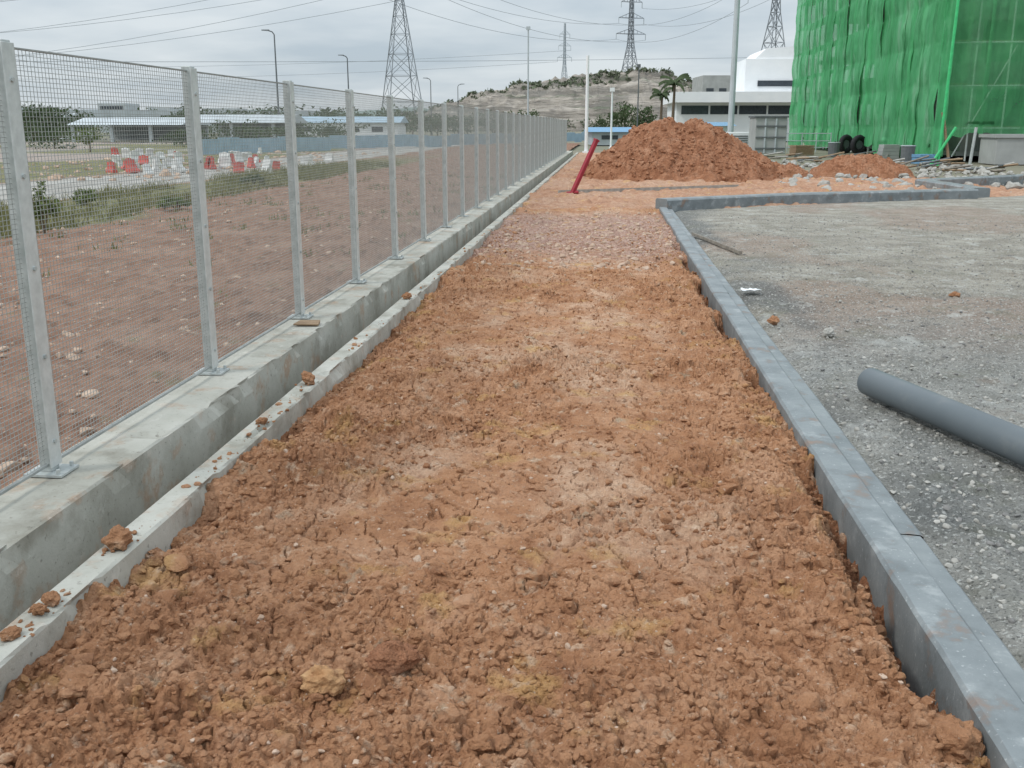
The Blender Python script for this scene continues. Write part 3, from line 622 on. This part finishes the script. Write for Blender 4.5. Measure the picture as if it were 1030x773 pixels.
for x, y, z in zip(xx, yy, zz):
    r = rs.uniform(.3, .8)*(1.05 if y > -5 else .8)
    for _ in range(9):
        c = np.array([x, y, z+r*.5])+rs.normal(size=3)*r*.5; a_ = rs.normal(size=3)*r*.4; b_ = rs.normal(size=3)*r*.4
        V += [c-a_, c+b_, c+a_, c-b_]
Fq = np.arange(len(V)).reshape(-1, 4)
o = npmesh('hill_scrub', np.array(V), Fq, M['scrub'], 4, False); o.location = HA; o.rotation_euler = (0, 0, HR)
tag(o, 'thin green scrub along the crest and ledges of the bare hill', 'scrub', kind='stuff')

# ---------------------------------------------------------------- pylons and cables
def pylon(px, D, H, bw, label, mm='steel', tk=1.0, al=1.0):
    p = base(px, D); rt = empty('lattice_pylon', p, label, 'pylon', 'electricity pylons on the horizon', TH+.35)
    th = .14*D/300*tk
    def wd(z): t = z/H; return bw*(.5*(1-t/.62)+.075*(t/.62)) if t < .62 else bw*(.075-.035*(t-.62)/.38)
    lv = [0, .14, .26, .36, .45, .53, .60, .66, .72, .78, .84, .90, .96, 1.0]
    mb = MB(); br = MB()
    for i in range(len(lv)-1):
        z0, z1 = lv[i]*H, lv[i+1]*H; a0, a1 = wd(z0), wd(z1)
        c0 = [(-a0, -a0, z0), (a0, -a0, z0), (a0, a0, z0), (-a0, a0, z0)]; c1 = [(-a1, -a1, z1), (a1, -a1, z1), (a1, a1, z1), (-a1, a1, z1)]
        for j in range(4):
            mb.tube(c0[j], c1[j], th, n=4, cap=False); q = (j+1) % 4
            br.tube(c0[j], c1[q], th*.6, n=3, cap=False); br.tube(c0[q], c1[j], th*.6, n=3, cap=False); br.tube(c1[j], c1[q], th*.6, n=3, cap=False)
    mb.build('legs', M[mm], rt); br.build('bracing', M[mm], rt)
    tips = []
    for f, l in ((.68, .17*al), (.79, .145*al), (.90, .12*al)):
        z = f*H; l = l*H; a = wd(z)
        for s in (-1, 1):
            m_ = MB(); m_.tube((s*a, -a, z), (s*l, 0, z), th*.7, n=3); m_.tube((s*a, a, z), (s*l, 0, z), th*.7, n=3); m_.tube((s*a, 0, z+H*.035), (s*l, 0, z), th*.7, n=3)
            for g in (.35, .65): m_.tube((s*(a+(l-a)*g), 0, z), (s*(a+(l-a)*g), 0, z+H*.035*(1-g)), th*.5, n=3)
            m_.build('cross_arm', M[mm], rt)
            MB().tube((s*l, 0, z), (s*l, 0, z-H*.04), th*.8, n=5).build('insulator', M['lgrey'], rt)
            v = Vector((s*l, 0, z-H*.04)); v.rotate(Euler((0, 0, TH+.35))); tips.append(p+v)
    return tips
T1 = pylon(405, 300, 60, 11.5, 'nearest lattice pylon, standing left of the hill')
T2 = pylon(632, 430, 56, 12, 'lattice pylon rising behind the top of the hill', al=.7)
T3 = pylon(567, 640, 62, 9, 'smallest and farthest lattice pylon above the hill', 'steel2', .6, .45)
T4 = pylon(773, 330, 60, 12, 'lattice pylon behind the white building near the green scaffold', tk=1.15)
def cable(a, b, sag, r):
    pts = [a.lerp(b, t)-Vector((0, 0, sag*4*t*(1-t))) for t in [i/18 for i in range(19)]]
    o = MB().poly([q-a for q in pts], r, 4).build('power_cable', M['cable']); o.location = a
    tag(o, 'thin overhead power cable sagging across the sky between pylons', 'cable', 'overhead power cables')
for i, q in enumerate(T1):
    e_ = ad(-420, [76, 66, 48, 40, 10, 0][i], 330); cable(q, e_, 8, .06)
for i in (0, 1, 2, 3): cable(T1[i], T2[i], 5, .065)
for i in (0, 2, 3, 5): cable(T4[i], T2[i], 5, .065)
for i in (1, 3): cable(T4[i], ad(1500, [0, 60, 0, 40][i], 420), 8, .06)
for i in (0, 3): cable(T3[i], ad(-500, [58, 0, 0, 46][i], 700), 12, .09)
cable(ad(-300, 60, 260), ad(1300, 40, 520), 4, .07)

# ---------------------------------------------------------------- lamps and poles
def lamp(px, D, ytop, label, arm=-1, r=.09, m='dgrey'):
    p = base(px, D); top = ad(px, ytop, D).z; rt = empty('street_lamp', p, label, 'street lamp', None, TH)
    mb = MB(); mb.tube((0, 0, 0), (0, 0, top-.4), r, r*.6, n=8); mb.tube((0, 0, 0), (0, 0, .5), r*1.7, n=8); mb.build('pole', M[m], rt)
    k = MB(); k.poly([(0, 0, top-.4), (arm*.2, 0, top-.12), (arm*.6, 0, top)], r*.55, 6); k.build('arm', M[m], rt)
    h = MB(); h.quadbox([(arm*.5, -.15, top-.05), (arm*1.3, -.12, top), (arm*1.3, .12, top), (arm*.5, .15, top-.05), (arm*.5, -.1, top+.1), (arm*1.3, -.06, top+.1), (arm*1.3, .06, top+.1), (arm*.5, .1, top+.1)]); h.build('lamp_head', M[m], rt)
lamp(281, 110, 31, 'tallest street lamp behind the fence near the third post', r=.11)
lamp(352, 150, 56, 'street lamp behind the fence near the fourth post', r=.13)
lamp(434, 180, 79, 'small street lamp behind the fence left of the hill', r=.11)
lamp(461, 200, 85, 'tiny street lamp at the left foot of the hill', 1, r=.11)
def mast(px, D, ytop, r, label, m, cap=True, name='pole'):
    p = base(px, D); top = ad(px, ytop, D).z; rt = empty(name, p, label, 'pole')
    MB().tube((0, 0, 0), (0, 0, top), r, r*.8, n=10).build('shaft', M[m], rt, smooth=False)
    MB().box(-r*2, r*2, -r*2, r*2, 0, .12).build('base_plate', M[m], rt)
    if cap: MB().box(-r*2.2, r*2.2, -r*1.3, r*1.3, top-.02, top+.25).build('head', M[m], rt)
mast(531, 90, 30, .08, 'slim grey pole in front of the hill with a small head', 'lgrey')
mast(590, 62, 56, .11, 'thick white pole beside the end of the fence', 'white', False)
mast(615, 75, 92, .08, 'short white pole in front of the hill right of the thick one', 'white')
mast(641, 85, 68, .06, 'slim dark pole behind the soil mound', 'dgrey')
mast(735, 62, -40, .19, 'tall thick grey pole rising out of frame before the white building', 'lgrey', False)

# ---------------------------------------------------------------- white building
a = base(680, 112); W = 13.4; wb = empty('white_building', a, 'modern white building with a tall block and dark window strip behind the mound', 'building', None, TH*.3)
hL = ad(682, 93, 112).z; hT = ad(760, 46, 112).z
MB().box(0, W, 0, 12, 0, hL-1.1).build('wall', M['white'], wb)
MB().box(-.6, W, -1.4, 12, hL-1.09, hL).build('roof_slab', M['white'], wb)
MB().box(7.6, W+2.5, 3, 14, hL+.003, hT-1.2).build('tower_block', M['white'], wb)
MB().quadbox([(8.6, 3.3, hT-1.197), (W+2.5, 3.3, hT-1.197), (W+2.5, 14, hT-1.197), (8.6, 14, hT-1.197), (9.8, 3.3, hT-.1), (W+2.5, 3.3, hT+.3), (W+2.5, 14, hT+.3), (9.8, 14, hT-.1)]).build('upper_block', M['white'], wb)
for k in range(4): MB().box(.5+k*3.1, 3.4+k*3.1, -.06, -.003, hL-2.3, hL-1.4).build('window', M['glass'], wb)
MB().box(9.0, W+1.5, 2.9, 2.997, hL+.7, hL+1.3).build('window', M['glass'], wb)
MB().box(W-3.5, W-1.5, -.07, -.004, 0, 2.3).build('door', M['dgrey'], wb)
a = base(705, 170); gb = empty('grey_building', a, 'plain grey building with window rows behind the white building', 'building', None, TH)
MB().box(0, 9, 0, 10, 0, ad(715, 76, 170).z).build('wall', M['grey'], gb)
for i in range(4): MB().box(.6+i*2.1, 1.8+i*2.1, -.06, -.003, 6.2, 7.6).build('window', M['glass'], gb)
def palm(px, D, ytop, label, seed):
    p = base(px, D); H = ad(px, ytop, D).z; rt = empty('palm_tree', p, label, 'palm tree'); mb = MB()
    mb.tube((0, 0, 0), (.1, 0, H*.8), .18, .11, n=8); mb.build('trunk', M['trunk'], rt)
    V = []; Fq = []; k = 0; rr = random.Random(seed)
    for f in range(14):
        a = f*.39*2+rr.random(); e0 = rr.uniform(.1, 1.3); prev = Vector((.1, 0, H*.8)); ln = H*.24
        for s in range(6):
            t = s/6; el = e0-t*1.5; q = prev+Vector((math.cos(a)*math.cos(el), math.sin(a)*math.cos(el), math.sin(el)))*ln/6
            side = Vector((-math.sin(a), math.cos(a), 0))*(.20*(1-t*.7))
            for sg in (-1, 1):
                V += [prev, q, q+side*sg-Vector((0, 0, .25)), prev+side*sg-Vector((0, 0, .2))]; Fq.append((k, k+1, k+2, k+3)); k += 4
            prev = q
    o = npmesh('crown', np.array([tuple(v) for v in V]), np.array(Fq), M['leaf'], 4, False); o.parent = rt
palm(676, 95, 68, 'palm tree standing left of the white building', 1); palm(664, 105, 84, 'shorter palm tree left of the taller palm', 2)
tree(base(628, 120), 4.4, 4.6, 'dark tree at the foot of the hill behind the white poles', 301, n=700)
tree(base(646, 110), 4.0, 4.0, 'bushy dark tree just left of the palms', 302, n=700)
tree(base(606, 130), 3.0, 5, 'small dark tree beside the thick white pole', 303, n=600)
shed(596, 640, 88, 1.1, 'low blue roofed cabin behind the soil mound', 'dblue', 'lgrey', dep=5, rise=.4)
shed(700, 735, 80, 1.6, 'small cabin with blue roof right of the palms', 'dblue', 'white', dep=4, rise=.3)

a = base(727, 60); b_ = empty('white_generator', a, 'white boxy generator with louvres beside the grey steel bin', 'generator', None, TH)
MB().box(0, 1.7, 0, 1, .15, 1.25).build('housing', M['white'], b_, bevel=.03)
for k in range(6): MB().box(.15, 1.5, -.03, -.003, .35+k*.13, .41+k*.13).build('louvre', M['dgrey'], b_)
MB().box(-.05, 1.75, -.05, 1.05, 0, .14).build('skid', M['dgrey'], b_)
a = base(760, 57); b_ = empty('steel_bin', a, 'tall grey steel bin beside the white generator', 'steel bin', None, TH)
MB().box(0, 1.75, 0, 1.5, .1, 2.05).build('body', M['grey'], b_, bevel=.03)
for k in range(3): MB().box(.04, 1.70, -.06, -.003, .35+k*.6, .43+k*.6).build('rib', M['dgrey'], b_)
for k in range(2): MB().box(.5+k*.6, .58+k*.6, -.058, -.004, .12, 2.0).build('upright', M['lgrey'], b_)
MB().box(-.06, 1.81, -.08, 1.56, 2.052, 2.15).build('rim', M['dgrey'], b_)
a = base(706, 64); b_ = empty('site_fence', a, 'low grey site fence behind the soil mound', 'fence', None, TH)
for k in range(10): MB().tube((k*.9, 0, 0), (k*.9, 0, 1.2), .03, n=5).build('post', M['lgrey'], b_)
for z in (.3, .7, 1.15): MB().tube((0, 0, z), (8.1, 0, z), .025, n=5).build('rail', M['lgrey'], b_)

# ---------------------------------------------------------------- green netted building
BX, BY, LY, HB = 15.1, 49.4, 38.6, 15.0
bd = empty('concrete_building', (BX+1.6, BY+1.6, 0), 'unfinished concrete building wrapped behind green netting at right', 'building')
for f in range(5): MB().box(0, 30, 0, LY-3.2, .2+f*3.1, .42+f*3.1).build('floor_slab', M['grey'], bd)
for f in range(4):
    for i in range(6): MB().box(.2+i*4, .7+i*4, .1, .6, .425+f*3.1, 3.295+f*3.1).build('column', M['grey'], bd)
    for j in range(1, 7): MB().box(.1, .6, .2+j*5.5, .7+j*5.5, .425+f*3.1, 3.295+f*3.1).build('column', M['grey'], bd)
for f in range(4):
    MB().box(.8, 29, 1.2, 1.4, .425+f*3.1, 1.5+f*3.1).build('parapet_wall', M['grey'], bd)
    MB().box(1.2, 1.4, 1.5, LY-4, .425+f*3.1, 1.7+f*3.1).build('parapet_wall', M['grey'], bd)
MB().box(4, 29, 5, LY-6, .425, 12.5).build('core_wall', M['grey'], bd)
sf = empty('netted_scaffold', (BX, BY, 0), 'tall scaffold draped in bright green safety netting at the right of the site', 'scaffold')
def net(name, p0, p1, z0, z1, m, seed, fold=.10):
    p0 = Vector(p0); p1 = Vector(p1); d = p1-p0; Lh = d.length; d.normalize(); nrm = Vector((d.y, -d.x, 0))
    nu = 60; nv = 110; u = np.linspace(0, Lh, nu); v = np.linspace(z0, z1, nv); U, Vv = np.meshgrid(u, v)
    rs_ = random.Random(seed); fr = rs_.uniform(4, 9); am = rs_.uniform(.02, .09)
    off = fold*(fbm(U*2.6+seed, Vv*.3+seed, seed, 4)-.5)*2.4+am*np.sin(U*fr+seed+1.5*fbm(U*.5, Vv*.4, seed+1, 2))*(fbm(U*.3, Vv*.5, seed+4, 2))
    off += .16*np.abs(np.sin((Vv-1.5)*math.pi/1.9))*(fbm(U*.9, np.floor((Vv-1.5)/1.9)*7.3, seed+8, 2)-.1)+.07*(fbm(U*3, Vv*2.5, seed+2, 3)-.5)
    Zb = Vv+np.where(Vv < z0+.5, .5*(fbm(U*1.3, U*0, seed, 2)-.5), 0)
    X = p0.x+d.x*U+nrm.x*off; Y = p0.y+d.y*U+nrm.y*off
    V = np.stack([X, Y, Zb], -1).reshape(-1, 3); i = (np.arange(nv-1)[:, None]*nu+np.arange(nu-1)[None, :]).ravel()
    o = npmesh(name, V, np.stack([i, i+1, i+nu+1, i+nu], -1), m, 4, True); o.parent = sf
cuts = [0]
while cuts[-1] < LY-1.2: cuts.append(min(LY, cuts[-1]+random.uniform(1.3, 3.1)))
for k, (c0, c1) in enumerate(zip(cuts[:-1], cuts[1:])):
    net('netting_sheet', (0-.06*(k % 2), c1+.25, 0), (0-.06*(k % 2), c0-.25, 0), .12+random.uniform(-.15, .5), 14.5, M['net'], 200+k*3, random.uniform(.06, .13))
for k in range(6):
    net('netting_sheet', (k*1.9-.05+.1, -.02-.05*(k % 2), 0), (k*1.9+2.05+.1, -.02-.05*(k % 2), 0), 1.1, 14.5, M['net2'], 300+k*3, .10)
net('netting_sheet', (-.12, -.24, 0), (.42, -.22, 0), .3, 14.5, M['net'], 400, .08)
for k in range(18): MB().tube((.2, k*2.1, 0), (.2, k*2.1, 14.8), .07, n=6).build('standard', M['galv2'], sf)
for k in range(8): MB().tube((.1+k*1.5, .25, 0), (.1+k*1.5, .25, 14.8), .045, n=6).build('standard', M['galv2'], sf)
for k in range(7):
    z = 1.5+k*1.9; MB().tube((.1, .2, z), (14, .2, z), .045, n=6).build('ledger', M['galv2'], sf); MB().tube((.17, 0, z), (.17, LY, z), .06, n=6).build('ledger', M['galv2'], sf)
    MB().box(.45, 1.3, .1, LY, z+.06, z+.1).build('walkway', M['wood'], sf); MB().box(1.35, 14, .35, 1.2, z+.06, z+.1).build('walkway', M['wood'], sf)
for k in range(5): MB().tube((1+k*2.6, .3, .2), (3.4+k*2.6, .3, 5.2), .035, n=6).build('brace', M['galv2'], sf)

def simple(name, px, py, fn, label, cat, group=None, rz=0):
    p = at(px, py, -.05 if px > 780 else 0); rt = empty(name, p, label, cat, group, rz); fn(rt); return rt
def tyre(rt):
    V = []; Fq = []; n, m_ = 20, 10
    for i in range(n):
        for j in range(m_):
            a = 2*math.pi*i/n; b = 2*math.pi*j/m_; rr = .42+.16*math.cos(b); V.append((rr*math.cos(a), .16*math.sin(b), .58+rr*math.sin(a)))
            Fq.append((i*m_+j, ((i+1) % n)*m_+j, ((i+1) % n)*m_+(j+1) % m_, i*m_+(j+1) % m_))
    npmesh('coil', np.array(V), np.array(Fq), M['black'], 4, True).parent = rt
    MB().tube((0, -.06, .58), (0, .06, .58), .25, n=12).build('hub', M['dgrey'], rt)
simple('hose_reel', 850, 155, tyre, 'left one of two black coiled hose reels under the netting', 'hose reel', None, .6)
simple('hose_reel', 863, 156, tyre, 'right one of two black coiled hose reels under the netting', 'hose reel', None, .5)
def planks(n, ln, seed):
    def f(rt):
        r_ = random.Random(seed)
        for k in range(n):
            a = r_.uniform(-1.2, 1.2); x = r_.uniform(-.8, .8); y = r_.uniform(-.5, .5); z = .04+k*.035
            d = Vector((math.cos(a), math.sin(a), r_.uniform(-.05, .2)))*ln/2*r_.uniform(.4, 1); c = Vector((x, y, z))
            MB().tube(c-d, c+d, .04, n=4).build('plank', M[('gwood', 'wood', 'stone', 'dgrey')[k % 4]], rt)
    return f
simple('timber_pile', 820, 164, planks(10, 1.8, 1), 'pile of timber offcuts left of the black hose reels', 'timber pile')
simple('timber_pile', 905, 170, planks(9, 1.8, 2), 'scattered timber and tubes below the corner of the netting', 'timber pile')
simple('timber_pile', 985, 174, planks(8, 2.0, 3), 'timber offcuts beside the concrete block at the right edge', 'timber pile')
simple('timber_pile', 792, 160, planks(7, 1.3, 4), 'small heap of offcuts beside the grey steel bin', 'timber pile')
simple('timber_pile', 880, 160, planks(9, 1.6, 5), 'heap of offcuts just right of the black hose reels', 'timber pile')
simple('timber_pile', 950, 170, planks(10, 1.8, 6), 'heap of offcuts in front of the bright green prop', 'timber pile')
def stack(m, n_, w_, l_, h_):
    def f(rt):
        for k in range(n_): MB().box(-w_/2+random.uniform(-.04, .04), w_/2, -l_/2, l_/2, k*h_+.01, (k+1)*h_).build('board', M[m], rt, bevel=.005)
    return f
simple('board_stack', 806, 156, stack('wood', 5, 1.2, .8, .11), 'low stack of plywood boards between the steel bin and the reels', 'board stack', None, .3)
simple('block_stack', 893, 160, stack('grey', 4, .9, .6, .18), 'grey stack of concrete blocks under the netting', 'block stack', None, .2)
simple('sheet_stack', 928, 165, stack('dblue', 3, .8, .6, .14), 'small blue stack of sheets near the scaffold corner', 'sheet stack', None, .4)
def block(rt):
    MB().box(0, 4, 0, 2, 0, 1.15).build('slab', M['grey'], rt, bevel=.02); MB().box(-.08, 4.1, -.08, 2.08, 1.153, 1.3).build('coping', M['grey'], rt)
simple('concrete_plinth', 1000, 166, block, 'grey concrete plinth at the far right edge under the netting', 'plinth', None, 0)
def prop(l, m, lean):
    def f(rt): MB().tube((0, 0, 0), (lean, 0, l), .06, n=8).build('shaft', M[m], rt); MB().box(-.15, .15, -.15, .15, 0, .02).build('foot', M[m], rt)
    return f
simple('steel_prop', 943, 168, prop(7.6, 'bgreen', .15), 'bright green vertical steel prop at the corner of the scaffold', 'prop')
simple('steel_prop', 955, 168, prop(2.2, 'wood', -.5), 'brown timber prop leaning left beside the green prop', 'prop')
simple('steel_prop', 975, 168, prop(1.6, 'galv', .1), 'short grey prop standing right of the green prop', 'prop')
simple('steel_prop', 935, 168, prop(1.6, 'bgreen', .9), 'short bright green prop leaning right against the scaffold corner', 'prop')
def bucket(rt): MB().tube((0, 0, 0), (0, 0, .75), .28, .32, n=14).build('drum_body', M['dgrey'], rt); MB().tube((0, 0, .75), (0, 0, .79), .34, n=14).build('rim', M['lgrey'], rt)
simple('steel_drum', 838, 158, bucket, 'dark steel drum beside the hose reels', 'drum')
simple('steel_drum', 912, 164, bucket, 'dark steel drum below the netting right of the hose reels', 'drum')
scatter('site_rubble', rand_pts(1100, 5, 14.9, 26, 50, .02, .18, lambda x, y: x*0-.03), M['stone'], 'broken rubble strewn over the ground below the green netting', 'rubble')
